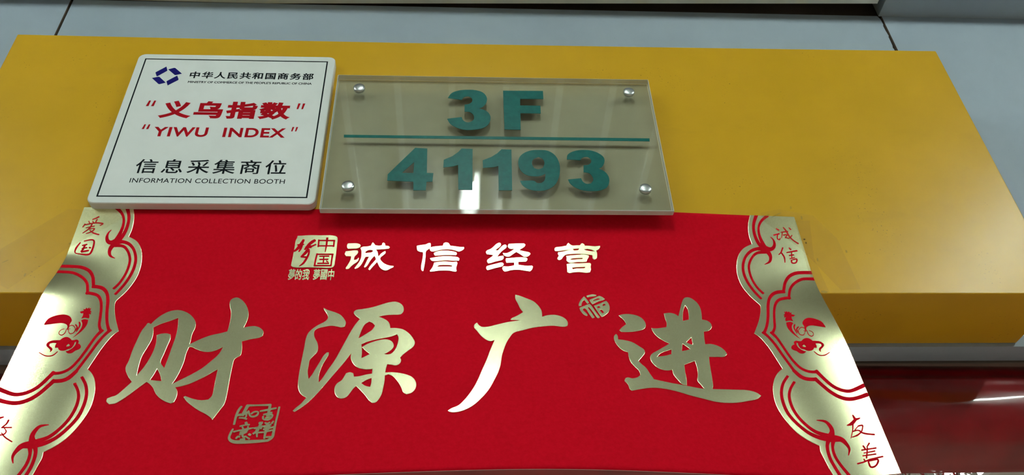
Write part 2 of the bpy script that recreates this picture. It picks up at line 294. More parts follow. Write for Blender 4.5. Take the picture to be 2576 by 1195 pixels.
'fu_medallion':[[[(5568,1226),(5578,1221),(5603,1213),(5635,1204),(5664,1210),(5680,1221),(5662,1234),(5630,1240),(5599,1245),(5579,1253),(5570,1245)]],[[(5470,1389),(5468,1371),(5475,1341),(5493,1302),(5515,1267),(5539,1236),(5550,1249),(5565,1279),(5579,1314),(5586,1334),(5563,1353),(5551,1323),(5539,1295),(5526,1304),(5511,1332),(5501,1367),(5500,1382)]],[[(5591,1292),(5608,1279),(5640,1262),(5673,1244),(5704,1228),(5726,1236),(5745,1253),(5762,1278),(5740,1294),(5701,1309),(5662,1331),(5629,1353),(5617,1360),(5604,1334)],[(5630,1299),(5656,1283),(5688,1268),(5706,1270),(5699,1281),(5667,1292),(5632,1307)]],[[(5472,1414),(5491,1401),(5523,1384),(5555,1366),(5588,1349),(5600,1368),(5617,1409),(5635,1460),(5656,1511),(5674,1552),(5664,1565),(5646,1566),(5634,1540),(5614,1486),(5593,1435),(5575,1403),(5563,1409),(5577,1444),(5595,1490),(5609,1528),(5619,1555),(5604,1566),(5589,1566),(5573,1524),(5555,1474),(5539,1431),(5528,1420),(5512,1431),(5508,1444),(5525,1474),(5545,1507),(5548,1528),(5536,1537),(5509,1516),(5489,1483),(5475,1444)]],[[(5628,1379),(5645,1372),(5678,1355),(5716,1335),(5749,1313),(5772,1304),(5787,1330),(5796,1373),(5796,1412),(5786,1450),(5766,1488),(5742,1514),(5715,1537),(5694,1550),(5683,1531),(5667,1489),(5647,1434)],[(5664,1394),(5677,1383),(5692,1387),(5696,1404),(5676,1415),(5665,1409)],[(5724,1367),(5739,1350),(5754,1352),(5754,1369),(5741,1376),(5729,1382)],[(5687,1447),(5704,1436),(5719,1459),(5725,1480),(5708,1493),(5696,1472)]]],
'seal_plate':[[[(2413,398),(2462,395),(2540,388),(2659,390),(2828,396),(2852,415),(2859,440),(2860,504),(2861,616),(2859,752),(2853,819),(2831,837),(2706,837),(2562,835),(2418,832),(2394,814),(2394,778),(2398,692),(2399,618),(2401,537),(2401,462),(2412,427)]]],
'rooster':[[[(7665,1456),(7678,1470),(7688,1451),(7697,1471),(7716,1459),(7720,1480),(7740,1478),(7726,1500),(7763,1517),(7743,1536),(7723,1531),(7716,1560),(7719,1601),(7688,1589),(7643,1595),(7645,1569),(7661,1537),(7643,1542),(7642,1529),(7655,1516),(7642,1509),(7663,1490)]],[[(7642,1615),(7688,1609),(7712,1627),(7687,1664),(7677,1716),(7691,1781),(7720,1848),(7679,1793),(7648,1733),(7635,1674)]],[[(7818,1610),(7845,1583),(7887,1570),(7931,1583),(7969,1610),(7996,1642),(8008,1692),(8010,1727),(7974,1713),(7925,1692),(7882,1679),(7842,1687),(7821,1711),(7812,1749),(7797,1760),(7803,1715),(7808,1676),(7803,1642)]]],
'cloud':[[[(7656,1874),(7676,1869),(7697,1877),(7720,1879),(7745,1857),(7777,1844),(7807,1852),(7824,1873),(7833,1889),(7872,1895),(7904,1911),(7922,1939),(7918,1970),(7892,1996),(7872,2018),(7870,2042),(7858,2021),(7866,1992),(7896,1966),(7899,1941),(7880,1929),(7849,1927),(7851,1952),(7846,1983),(7820,1979),(7805,2001),(7774,2013),(7740,2006),(7725,1992),(7692,1976),(7680,1938),(7681,1901),(7669,1893),(7663,1930),(7676,1969),(7711,2009),(7732,2017),(7703,2038),(7666,2035),(7638,2002),(7614,1988),(7599,1969),(7603,1945),(7628,1921),(7644,1916),(7643,1891)],[(7714,1941),(7735,1925),(7746,1945),(7745,1961),(7722,1956)]]],
'emblem0':[[[(392,2311),(419,2239),(416,2226),(317,2120),(310,2123),(281,2189),(283,2200)]]],
'emblem1':[[[(425,2257),(493,2289),(508,2286),(613,2179),(542,2150),(528,2152)]]],
'emblem2':[[[(562,2142),(593,2072),(591,2056),(482,1952),(453,2024),(455,2035)]]],
'emblem3':[[[(259,2088),(338,2114),(349,2110),(448,2005),(380,1975),(365,1976)]]],
'd3':[[[(1403,1833),(1448,1922),(1530,1970),(1640,1989),(1750,1983),(1841,1944),(1891,1851),(1884,1758),(1838,1678),(1792,1645),(1873,1613),(1925,1536),(1929,1446),(1896,1357),(1824,1298),(1709,1271),(1604,1271),(1507,1312),(1436,1374),(1399,1457),(1452,1468),(1577,1491),(1595,1435),(1630,1403),(1675,1403),(1719,1442),(1728,1494),(1714,1545),(1675,1583),(1612,1587),(1612,1713),(1666,1727),(1703,1767),(1707,1820),(1676,1860),(1630,1864),(1594,1839),(1576,1799)]]],
'dF':[[[(2099,1982),(2608,1988),(2605,1839),(2311,1833),(2306,1713),(2561,1713),(2557,1574),(2304,1574),(2296,1280),(2098,1285)]]],
'dline':[[[(172,1161),(3868,1159),(3863,1109),(176,1117)]]],
'd4':[[[(1028,956),(1171,946),(1177,553),(1252,550),(1244,418),(1177,413),(1173,284),(1031,282),(1026,416),(728,428),(728,525)],[(1025,724),(1021,551),(888,550)]]],
'd1a':[[[(1578,952),(1708,947),(1704,296),(1542,299),(1537,684),(1478,660),(1365,643),(1369,764),(1468,824),(1536,892)]]],
'd1b':[[[(2053,947),(2171,944),(2158,294),(2003,292),(2009,672),(1944,653),(1828,642),(1826,763),(1930,819),(2000,879)]]],
'd9':[[[(2496,942),(2609,929),(2691,853),(2731,723),(2729,595),(2700,469),(2642,366),(2554,305),(2453,290),(2354,312),(2281,373),(2255,441),(2343,446),(2419,443),(2451,409),(2493,410),(2537,449),(2556,558),(2499,523),(2414,515),(2330,537),(2266,613),(2244,717),(2265,824),(2329,896),(2409,933)],[(2490,827),(2540,792),(2553,721),(2532,651),(2479,627),(2429,645),(2404,719),(2428,790)]]],
'd3b':[[[(2825,791),(2840,867),(2905,921),(3012,949),(3134,939),(3217,897),(3272,826),(3268,742),(3230,671),(3193,647),(3257,602),(3297,521),(3294,430),(3257,350),(3177,304),(3057,292),(2958,309),(2877,357),(2831,413),(2815,470),(2970,490),(2986,438),(3025,404),(3076,409),(3110,462),(3104,519),(3074,569),(3007,587),(3017,697),(3069,704),(3107,740),(3112,800),(3081,835),(3037,834),(2996,803),(2989,779)]]],
}
BRUSH={
'scroll':[[(7683,54,42),(7628,171,34),(7602,271,32),(7598,381,37),(7616,478,42),(7646,538,53)],[(7810,66,42),(7723,145,30),(7671,233,25),(7651,332,29),(7655,430,38),(7673,526,52)],[(7659,544,93),(7722,564,61),(7771,544,41),(7799,490,31),(7800,429,18),(7777,386,5)],[(7662,574,82),(7701,616,53),(7711,681,35),(7682,745,26),(7617,780,4)],[(7675,560,74),(7579,560,42),(7494,599,35),(7419,682,29),(7369,798,30),(7357,913,31),(7374,1029,31),(7412,1147,31),(7467,1264,29)],[(7665,604,47),(7566,620,33),(7494,687,26),(7440,787,26),(7425,890,26),(7435,1006,26),(7467,1111,28),(7510,1188,29)]],
'frame':[[(8147,896,47),(8031,894,46),(7943,903,43),(7858,949,37),(7796,1028,31),(7761,1108,32),(7734,1183,29)],[(7747,1165,47),(7664,1174,45),(7604,1207,38),(7555,1268,31),(7517,1363,32),(7485,1484,30),(7452,1589,29),(7413,1680,28),(7364,1764,33)],[(7362,1742,40),(7404,1808,31),(7445,1908,30),(7479,2031,29),(7513,2147,28),(7548,2262,30)],[(7541,2245,37),(7586,2321,43),(7641,2358,43),(7733,2370,42)],[(7717,2357,41),(7758,2436,37),(7814,2530,37),(7876,2597,40),(7946,2634,42),(8025,2634,40),(8124,2612,44)],[(8146,990,46),(8027,984,39),(7959,1003,35),(7882,1056,31),(7827,1123,27),(7796,1191,27),(7767,1277,27)],[(7784,1258,39),(7700,1269,38),(7641,1297,31),(7592,1365,27),(7557,1459,25),(7527,1577,26),(7502,1681,26),(7450,1767,31)],[(7449,1742,39),(7488,1821,27),(7512,1909,26),(7539,2021,26),(7568,2119,26),(7615,2216,29),(7683,2268,31),(7765,2283,33)],[(7754,2266,38),(7793,2352,34),(7833,2432,34),(7877,2491,35),(7936,2533,37),(8003,2545,38),(8128,2504,42)]],
'scroll_low':[[(7462,2315,27),(7389,2407,27),(7341,2516,29),(7324,2635,32),(7337,2765,35),(7391,2878,36),(7469,2977,38),(7557,3033,45),(7645,3053,64)],[(7508,2388,27),(7443,2474,25),(7405,2568,28),(7398,2686,31),(7425,2802,32),(7481,2902,33),(7545,2972,38),(7626,3012,47),(7671,3035,78)],[(7658,3041,70),(7695,2973,41),(7693,2911,37),(7663,2859,29),(7589,2842,5)],[(7657,3046,89),(7743,3062,56),(7777,3113,36),(7788,3173,21),(7760,3236,6)],[(7648,3043,44),(7607,3114,30),(7590,3196,29),(7591,3290,30),(7619,3423,30),(7633,3480,30)],[(7688,3045,45),(7648,3139,25),(7639,3234,27),(7660,3328,28),(7697,3427,30),(7713,3484,30)]],
'rooster_lines':[[(7722,1649,15),(7703,1692,15),(7712,1768,9)],[(7750,1683,12),(7721,1719,13),(7732,1780,7)],[(7806,1713,7),(7779,1693,8),(7737,1728,5),(7730,1779,7),(7761,1801,9),(7789,1772,4),(7791,1733,4)],[(7820,1743,5),(7817,1795,7),(7838,1826,10),(7866,1808,4),(7864,1769,5),(7839,1746,5)],[(7807,2026,7),(7837,2076,12),(7888,2088,11),(7949,2058,5)],[(7649,1609,4),(7665,1603,4)]],
'ai':[[(140,182,13),(171,164,17),(200,141,20)],[(106,205,9),(132,245,10)],[(148,204,9),(168,231,11)],[(191,177,10),(185,218,14)],[(79,246,16),(64,292,10)],[(75,260,13),(183,231,17),(266,240,18),(243,267,10)],[(102,302,10),(185,275,14)],[(153,251,15),(139,311,17),(87,377,8)],[(146,318,12),(196,311,11),(176,354,17),(124,383,8)],[(149,331,9),(200,373,17),(266,396,14)]],
'guo':[[(98,507,13),(74,584,20),(82,647,11),(140,664,16),(221,672,25),(248,628,21),(242,500,17),(205,468,18),(132,487,12)],[(128,548,15),(175,532,19)],[(157,539,18),(151,596,22),(139,631,18)],[(135,590,12),(187,577,16)],[(143,637,18),(187,622,23),(215,615,16)],[(209,574,17),(226,581,17)]],
'jing_honour':[[(101,2799,19),(121,2777,20),(146,2761,12)],[(192,2785,13),(188,2828,13),(165,2871,9)],[(166,2869,13),(239,2857,11)],[(186,2870,6),(212,2902,9),(202,2935,13),(164,2948,12)],[(182,2921,7),(225,2962,11),(289,2998,10)],[(64,2835,12),(113,2814,13)],[(93,2859,9),(101,2915,9)],[(95,2887,11),(128,2872,9),(152,2954,8)],[(116,2951,11),(144,2941,11)]],
'cheng_s':[[(7870,259,12),(7896,284,23)],[(7820,358,17),(7891,337,17)],[(7873,341,12),(7851,404,13),(7871,425,17),(7887,398,5)],[(7916,316,11),(7999,303,17)],[(7932,316,10),(7915,367,9),(7901,402,5)],[(7958,241,10),(7980,293,19),(7999,377,17),(8034,437,15),(8079,482,19)],[(8026,247,11),(8040,276,19)],[(7933,357,14),(7977,355,14),(7945,401,8)],[(8035,360,11),(7988,404,12),(7948,385,13)]],
'xin_s':[[(7883,540,15),(7847,609,16),(7812,642,9)],[(7852,619,17),(7869,680,17),(7859,753,8)],[(7955,543,11),(7969,570,21)],[(7912,611,13),(7976,597,17),(8038,584,20)],[(7931,653,13),(7986,642,16)],[(7970,606,10),(7954,686,12)],[(7927,700,11),(7986,682,14)],[(7942,715,13),(7941,758,17),(7986,752,15),(8004,703,18),(7944,717,10)]],
'you':[[(7930,2814,9),(7940,2862,28),(7982,2856,10)],[(7942,2863,26),(7891,2908,32),(7846,2920,7)],[(7900,2917,13),(7879,2978,9),(7838,3061,5)],[(7940,2939,12),(7975,2936,15),(7972,2960,9),(7948,3002,11),(7900,3036,15),(7851,3050,7)],[(7873,2992,11),(7926,2984,12),(7962,3022,17),(8046,3049,16)],[(7943,2935,8),(7895,2983,7)]],
'shan':[[(7915,3149,13),(7923,3182,16)],[(7976,3129,13),(7943,3167,9)],[(7889,3193,12),(8016,3187,14)],[(7898,3225,10),(7996,3216,13)],[(7879,3253,10),(7995,3247,13)],[(7945,3173,11),(7904,3279,12)],[(7810,3327,14),(7869,3315,13),(7933,3294,13),(8042,3280,14)],[(7879,3285,10),(7884,3314,13)],[(7908,3312,12),(7910,3371,17),(7958,3361,13),(7992,3304,15),(7913,3310,11)]],
'seal_red':[[(2654,455,17),(2657,554,17)],[(2650,465,17),(2830,466,20)],[(2823,461,17),(2824,551,17)],[(2656,541,16),(2826,539,18)],[(2743,428,25),(2744,523,20),(2740,624,7)],[(2656,648,18),(2647,741,18),(2644,817,18)],[(2656,658,17),(2831,657,19)],[(2823,654,20),(2821,740,17),(2820,818,17)],[(2644,812,18),(2821,812,18)],[(2685,685,14),(2787,682,16)],[(2690,728,14),(2781,725,16)],[(2673,781,16),(2794,779,16)],[(2731,683,14),(2736,780,15)],[(2764,746,12),(2784,762,13)],[(2487,456,24),(2474,499,34),(2451,550,38),(2431,587,30),(2402,617,18)],[(2429,528,17),(2497,521,15)],[(2476,537,26),(2469,581,25),(2455,621,14)],[(2613,462,31),(2581,489,37),(2549,530,33),(2515,593,15)],[(2587,546,19),(2629,520,14)],[(2521,565,25),(2578,552,38)],[(2555,587,35),(2525,643,33),(2488,695,20)],[(2490,692,15),(2546,698,22)],[(2565,608,17),(2562,667,21),(2541,735,24),(2517,784,20),(2483,819,6)]],
'luck_seal':[[(2204,2636,27),(2184,2685,32),(2175,2751,28),(2175,2836,26)],[(2261,2627,43),(2244,2691,39),(2231,2740,38)],[(2254,2629,33),(2357,2630,23),(2471,2631,33)],[(2555,2658,25),(2554,2737,24),(2550,2825,23),(2548,2921,32),(2545,2989,35),(2511,3022,36)],[(2515,3024,31),(2392,3028,44),(2250,3027,47),(2191,3014,39),(2159,2979,28),(2164,2924,29),(2175,2884,21)],[(2179,2733,32),(2218,2730,33),(2263,2719,28),(2280,2689,18)],[(2207,2765,23),(2243,2767,26),(2279,2782,21)],[(2260,2701,22),(2268,2746,20),(2259,2772,22)],[(2281,2698,21),(2301,2743,21),(2332,2758,26),(2366,2741,27),(2368,2706,18),(2334,2704,24),(2308,2725,23)],[(2387,2698,23),(2458,2685,28),(2529,2670,24)],[(2467,2629,33),(2467,2697,35),(2468,2742,23)],[(2424,2739,23),(2497,2721,33)],[(2423,2757,21),(2432,2789,23),(2477,2795,28),(2503,2770,26),(2501,2743,22),(2452,2754,19)],[(2448,2776,19),(2490,2765,19)],[(2278,2817,31),(2290,2843,34)],[(2232,2858,21),(2273,2847,18),(2316,2845,21)],[(2254,2863,17),(2275,2895,25),(2308,2883,23),(2304,2861,15)],[(2241,2906,27),(2310,2892,27),(2351,2883,16),(2377,2886,17)],[(2246,2932,23),(2279,2916,23),(2312,2905,23)],[(2246,2949,23),(2282,2934,27),(2308,2922,18)],[(2268,2937,20),(2282,2972,26),(2310,2969,18)],[(2328,2948,28),(2347,2958,28)],[(2222,2990,22),(2235,2970,27),(2254,2975,21)],[(2312,2977,19),(2344,3000,22)],[(2186,2916,23),(2240,2902,21)],[(2301,2998,36),(2263,3005,27)],[(2400,2831,31),(2429,2832,36)],[(2415,2836,29),(2408,2879,41),(2366,2886,23)],[(2401,2879,31),(2400,2913,35),(2366,2946,23)],[(2391,2904,29),(2408,2982,18)],[(2426,2897,21),(2438,2863,21)],[(2411,2935,22),(2464,2934,22)],[(2453,2829,19),(2474,2843,27),(2496,2827,19)],[(2527,2815,17),(2517,2841,26)],[(2450,2873,32),(2512,2854,28)],[(2452,2903,27),(2528,2885,23),(2541,2877,18)],[(2482,2870,44),(2476,2917,31),(2476,3003,23)],[(2474,2930,23),(2533,2916,23)],[(2491,2987,22),(2538,2989,22)],[(2492,2909,25),(2505,2875,26)]],
}
ORNAMENT_EDGE=[[(7603,57),(7561,171),(7535,283),(7527,394),(7536,488)],[(7493,509),(7426,551),(7364,623),(7318,717),(7288,833),(7280,936),(7288,1041),(7319,1147),(7361,1243),(7406,1317),(7429,1362)],[(7418,1430),(7390,1510),(7348,1603),(7263,1759)],[(7298,1796),(7337,1871),(7376,1982),(7408,2115),(7433,2222)],[(7377,2269),(7323,2339),(7279,2436),(7253,2544),(7245,2663),(7267,2779),(7311,2892),(7369,2990),(7443,3062),(7532,3123)],[(7522,3183),(7531,3254),(7543,3347),(7560,3421),(7567,3478)]]
MIRROR=([0.88206,-0.01006,0.00715],[-0.03557,1.00963,-0.00489])

# ---------------------------------------------------------------- the setting
WALL_Y, WALL_BOTTOM, SOFFIT_Z = 0.1054, -0.0765, 0.567
CEIL_Z, FLOOR_Z = 1.05, -2.15

def struct(o): o['kind'] = 'structure'; return o

floor = struct(box('floor', -4.0, 4.0, -4.2, 3.0, FLOOR_Z - 0.1, FLOOR_Z, M['floor']))
ceil = struct(box('ceiling', -4.0, 4.0, -4.2, 0.045, CEIL_Z, CEIL_Z + 0.1, M['ceiling']))
rib_me = None
for i in range(-18, 20):                                   # white ribs of the slatted ceiling, running away from the shop
    x = 0.137 + 0.1365 * i
    if abs(x) > 2.6: continue
    r = box('ceiling_rib', x - 0.008, x + 0.008, -4.15, 0.03, CEIL_Z - 0.012, CEIL_Z + 0.001, M['rib'], ceil)
struct(box('wall_opposite', -4.0, 4.0, -4.3, -4.2, FLOOR_Z, CEIL_Z, M['shopfront']))
struct(box('wall_left', -4.1, -4.0, -4.2, 3.0, FLOOR_Z, CEIL_Z, M['shopfront']))
struct(box('wall_right', 4.0, 4.1, -4.2, 3.0, FLOOR_Z, CEIL_Z, M['shopfront']))

bm = bmesh.new()
box_bm(bm, -4.0, 4.0, 0.1225, 0.1385, WALL_BOTTOM + 0.004, 0.31); box_bm(bm, -4.0, 4.0, 0.1225, 0.34, 0.31, SOFFIT_Z + 0.16)
wall = struct(bm_object('wall_back', bm, M['raw']))
def dark_sides(o):
    # the cut edges at the seams are raw board
    for p in o.data.polygons:
        if abs(p.normal.x) > 0.35: p.material_index = 1
    return o
dark_sides(box('panel', -4.0, -0.4580, WALL_Y, 0.123, WALL_BOTTOM, SOFFIT_Z, [M['wall'], M['raw']], wall, 0.0005))
def seam_panel(x_left, pts_right, name='panel'):
    # panel whose right edge is chipped: outline in X/Z, given a real thickness
    loop = [(x_left, WALL_BOTTOM), *pts_right, (x_left, SOFFIT_Z)]
    n = len(loop)
    v = [(x, WALL_Y, z) for x, z in loop] + [(x, 0.123, z) for x, z in loop]
    f = [tuple(range(n)), tuple(range(2 * n - 1, n - 1, -1))] + [(i, i + n, (i + 1) % n + n, (i + 1) % n) for i in range(n)]
    bm = bmesh.new(); vs = [bm.verts.new(p) for p in v]
    for q in f: bm.faces.new([vs[i] for i in q])
    return dark_sides(bm_object(name, bm, [M['wall'], M['raw']], wall))
seam_panel(-0.4540, [(0.8595, WALL_BOTTOM), (0.8590, 0.46), (0.8585, 0.482), (0.8575, 0.484), (0.8588, 0.4905), (0.8590, 0.500), (0.8592, 0.513), (0.8605, 0.5145), (0.8592, 0.530), (0.8590, 0.5405), (0.8604, 0.545), (0.8600, 0.5585), (0.8570, SOFFIT_Z)])
dark_sides(box('panel', 0.8640, 4.0, WALL_Y, 0.123, WALL_BOTTOM, SOFFIT_Z, [M['wall'], M['raw']], wall, 0.0005))
struct(box('trim_1', -4.0, 4.0, 0.1228, 0.1387, WALL_BOTTOM, WALL_BOTTOM + 0.006, M['wall']))   # bottom return of the wall
struct(box('trim_3', -4.0, 4.0, 0.1387, 0.210, WALL_BOTTOM + 0.012, 0.24, M['raw']))               # brown board added behind it so the gap to the valance looks dark
# overhanging soffit above the board
bm = bmesh.new()                                          # a hollow box: front board and top, open behind the soffit panels
box_bm(bm, -4.0, 4.0, 0.0455, 0.0600, SOFFIT_Z + 0.0105, SOFFIT_Z + 0.15); box_bm(bm, -4.0, 4.0, 0.0455, 0.1230, SOFFIT_Z + 0.149, CEIL_Z + 0.1)
sof = struct(bm_object('trim_2', bm, M['wall']))
box('soffit_panel', 0.8590, 4.0, 0.045, WALL_Y + 0.001, SOFFIT_Z, SOFFIT_Z + 0.036, M['wall'], sof, 0.001)
box('soffit_panel', -4.0, -0.4570, 0.045, WALL_Y + 0.001, SOFFIT_Z, SOFFIT_Z + 0.036, M['wall'], sof, 0.001)
def wedge_panel():
    bm = bmesh.new()
    lo = [(-0.4540, 0.045), (0.8480, 0.045), (0.8480, 0.0815), (-0.15, 0.1050), (-0.4540, 0.1050)]
    a = [bm.verts.new((x, y, SOFFIT_Z)) for x, y in lo]; b = [bm.verts.new((x, y, SOFFIT_Z + 0.011)) for x, y in lo]
    bm.faces.new(a); bm.faces.new(b[::-1])
    for i in range(5): bm.faces.new((a[i], b[i], b[(i + 1) % 5], a[(i + 1) % 5]))
    o = bm_object('soffit_panel', bm, [M['pale'], M['raw']], sof, 0.0012)
    for p in o.data.polygons:
        if p.normal.y > 0.6 or abs(p.normal.x) > 0.6: p.material_index = 1
wedge_panel()

# shop interior behind the opening
inner_ceiling = struct(box('ceiling.001', -4.0, 4.0, 0.1387, 3.0, 0.24, 0.30, M['inner']))
struct(box('wall_far', -4.0, 4.0, 3.0, 3.1, FLOOR_Z, 0.30, M['inner']))

# ---------------------------------------------------------------- ceiling lamps
def batten_lamp(x, y0, y1, label):
    root = empty('tube_lamp_offscreen', (x, (y0 + y1) / 2, CEIL_Z))
    tag(root, label, 'lamp', 'tube lamps on the slatted ceiling')
    box('body', x - 0.03, x + 0.03, y0 - 0.02, y1 + 0.02, CEIL_Z - 0.045, CEIL_Z - 0.011, M['batten'], root, 0.004)
    bm = bmesh.new()
    lathe_y(bm, x, CEIL_Z - 0.062, [(0, y0), (0.016, y0), (0.016, y1), (0, y1)], 20)
    bm_object('tube_offscreen', bm, M['tube'], root, smooth=True)
    for yy in (y0 - 0.012, y1 + 0.004):
        box('lamp_holder', x - 0.014, x + 0.014, yy, yy + 0.010, CEIL_Z - 0.082, CEIL_Z - 0.044, M['batten'], root)
for x, y0, y1, where in ((0.185, -2.25, -1.02, 'straight in front of the number sign'), (-1.55, -2.25, -1.02, 'near the plaque end of the board'),
                         (1.90, -2.25, -1.02, 'past the bare end of the board')):
    batten_lamp(x, y0, y1, 'lit ceiling tube lamp ' + where)
def panel_lamp(x0, x1, y0, y1, label):
    root = empty('panel_lamp', ((x0 + x1) / 2, (y0 + y1) / 2, 0.24)); tag(root, label, 'lamp', 'panel lamps inside the shop')
    bm = bmesh.new()
    box_bm(bm, x0 - 0.02, x1 + 0.02, y0 - 0.02, y0, 0.228, 0.2402); box_bm(bm, x0 - 0.02, x1 + 0.02, y1, y1 + 0.02, 0.228, 0.2402)
    box_bm(bm, x0 - 0.02, x0, y0, y1, 0.228, 0.2402); box_bm(bm, x1, x1 + 0.02, y0, y1, 0.228, 0.2402)
    bm_object('lamp_frame', bm, M['batten'], root)
    box('diffuser', x0, x1, y0, y1, 0.232, 0.2402, M['panel_light'], root)
panel_lamp(0.24, 0.70, 1.12, 1.62, 'square lit panel lamp in the shop ceiling under the middle of the banner')
panel_lamp(1.36, 1.46, 1.14, 1.60, 'narrow lit panel lamp in the shop ceiling beyond the red valance')

# ---------------------------------------------------------------- yellow fascia board
BX0, BX1, BZ0, BZ1 = -0.4302, 0.8336, -0.0720, 0.3473
def fascia():
    # one box of sheet laminate, slightly bowed along its top edge
    n = 24
    bm = bmesh.new(); rows = []
    for k in range(n + 1):
        t = k / n; x = BX0 + (BX1 - BX0) * t; zt = BZ1 - 0.0030 * math.sin(math.pi * t)
        rows.append([bm.verts.new(p) for p in ((x, 0, BZ0), (x, 0, zt), (x, WALL_Y - 0.0002, zt), (x, WALL_Y - 0.0002, BZ0))])
    for a, b in zip(rows, rows[1:]):
        for i in range(4): bm.faces.new((a[i], b[i], b[(i + 1) % 4], a[(i + 1) % 4]))
    bm.faces.new(rows[0]); bm.faces.new(rows[-1][::-1])
    o = bm_object('fascia_board', bm, M['yellow'], None)
    md = o.modifiers.new('edge', 'BEVEL'); md.width = 0.0012; md.segments = 2; md.limit_method = 'ANGLE'
    recentre(o)
    return tag(o, 'long mustard-yellow laminate board fixed on the pale blue-grey wall panels', 'board')
fascia()

# ---------------------------------------------------------------- flat shapes: outlines, brush strokes, lettering
def hermite_loop(P, sharp=False, sub=3, corner=48):
    P = [np.array(p, float) for p in P]; n = len(P); out = []
    if sharp: return [tuple(p) for p in P]
    def tang(i):
        a, b = P[i] - P[i - 1], P[(i + 1) % n] - P[i]
        la, lb = np.linalg.norm(a) + 1e-9, np.linalg.norm(b) + 1e-9
        c = np.clip(a @ b / la / lb, -1, 1)
        if math.degrees(math.acos(c)) > corner: return None
        t = a / la + b / lb
        return t / (np.linalg.norm(t) + 1e-9)
    T = [tang(i) for i in range(n)]
    for i in range(n):
        p, q = P[i], P[(i + 1) % n]; d = q - p; L = np.linalg.norm(d)
        t0 = T[i] * L if T[i] is not None else d; t1 = T[(i + 1) % n] * L if T[(i + 1) % n] is not None else d
        for k in range(sub):
            s = k / sub
            out.append(tuple((2*s**3 - 3*s**2 + 1) * p + (s**3 - 2*s**2 + s) * t0 + (-2*s**3 + 3*s**2) * q + (s**3 - s**2) * t1))
    return out

def curve_mesh(make, extrude, bevel, bold=0.0):
    """filled 2D curve (or lettering) -> vertices and faces, millimetres; z from 0 upwards"""
    cu = make()
    cu.dimensions = '2D'; cu.fill_mode = 'BOTH'; cu.extrude = extrude; cu.bevel_depth = bevel; cu.bevel_resolution = 1
    cu.offset = bold - bevel
    o = bpy.data.objects.new('tmp', cu); COL.objects.link(o)
    dg = bpy.context.evaluated_depsgraph_get()
    me = bpy.data.meshes.new_from_object(o.evaluated_get(dg))
    V = np.array([v.co[:] for v in me.vertices]) if len(me.vertices) else np.zeros((0, 3))
    F = [tuple(p.vertices) for p in me.polygons]
    bpy.data.objects.remove(o); bpy.data.curves.remove(cu); bpy.data.meshes.remove(me)
    if len(V): V[:, 2] += extrude + bevel
    return V, F

def outline_mesh(loops, extrude, bevel, sharp=False):
    def make():
        cu = bpy.data.curves.new('tmp', 'CURVE'); cu.dimensions = '2D'
        for lp in loops:
            pts = hermite_loop([(a / 10.0, b / 10.0) for a, b in lp], sharp)
            sp = cu.splines.new('POLY'); sp.points.add(len(pts) - 1)
            for q, p in zip(sp.points, pts): q.co = (p[0], p[1], 0, 1)
            sp.use_cyclic_u = True
        return cu
    return curve_mesh(make, extrude, bevel)

def letter_mesh(text, box4, extrude, bold=0.0, spacing=1.0):
    """lettering in Blender's own font, fitted to x0,x1,y0,y1 (millimetres)"""
    def make():
        cu = bpy.data.curves.new('tmp', 'FONT'); cu.body = text; cu.size = 100.0; cu.space_character = spacing
        return cu
    V, F = curve_mesh(make, extrude, bold * 100.0, bold * 100.0)
    V[:, 2] *= 2 * extrude / max(V[:, 2].max(), 1e-9)
    x0, x1, y0, y1 = box4
    lo, hi = V.min(0), V.max(0)
    V[:, 0] = x0 + (V[:, 0] - lo[0]) / (hi[0] - lo[0]) * (x1 - x0)
    V[:, 1] = y0 + (V[:, 1] - lo[1]) / (hi[1] - lo[1]) * (y1 - y0)
    V[:, 2] = (V[:, 2] - lo[2])
    return V, F

def brush_mesh(pts, h0, h1, lip=0.12, sub=4):
    """one brush stroke with a swelling width, as a raised ribbon (millimetres)"""
    P = np.array([(a / 10.0, b / 10.0) for a, b, w in pts]); W = np.array([w / 10.0 for a, b, w in pts]); n = len(P)
    C, R = [], []
    for i in range(n - 1):
        p0, p1, p2, p3 = P[max(i - 1, 0)], P[i], P[i + 1], P[min(i + 2, n - 1)]
        for k in range(sub):
            s = k / sub
            C.append(0.5 * ((2 * p1) + (p2 - p0) * s + (2*p0 - 5*p1 + 4*p2 - p3) * s*s + (3*p1 - p0 - 3*p2 + p3) * s**3)); R.append(W[i] * (1 - s) + W[i + 1] * s)
    C.append(P[-1]); R.append(W[-1])
    C = np.array(C); R = np.array(R) / 2; m = len(C)
    D = np.gradient(C, axis=0); D /= np.linalg.norm(D, axis=1)[:, None] + 1e-9
    N = np.stack([-D[:, 1], D[:, 0]], 1)
    # short rounded ends
    def cap(c, d, r):
        return [(c + d * r * 0.45 * math.sin(a), r * math.cos(a)) for a in (math.radians(35), math.radians(65))]
    pre = [(c, r) for c, r in cap(C[0], -D[0], R[0])][::-1]; post = cap(C[-1], D[-1], R[-1])
    CC = [c for c, r in pre] + list(C) + [c for c, r in post]; RR = [r for c, r in pre] + list(R) + [r for c, r in post]
    NN = [N[0]] * 2 + list(N) + [N[-1]] * 2
    V, F = [], []
    for c, r, nn in zip(CC, RR, NN):
        for sgn, rr, h in ((1, r + lip, h0), (1, r, h1), (-1, r, h1), (-1, r + lip, h0)): V.append((c[0] + sgn * nn[0] * rr, c[1] + sgn * nn[1] * rr, h))
    k = len(CC)
    for i in range(k - 1):
        a, b = 4 * i, 4 * i + 4
        for j in range(3): F.append((a + j, a + j + 1, b + j + 1, b + j))
    F.append((0, 3, 2, 1)); e = 4 * (k - 1); F.append((e, e + 1, e + 2, e + 3))
    return np.array(V), F

def joined(parts):
    V, F, o = [], [], 0
    for v, f in parts:
        if len(v) == 0: continue
        V.append(v); F += [tuple(i + o for i in q) for q in f]; o += len(v)
    return np.concatenate(V), F

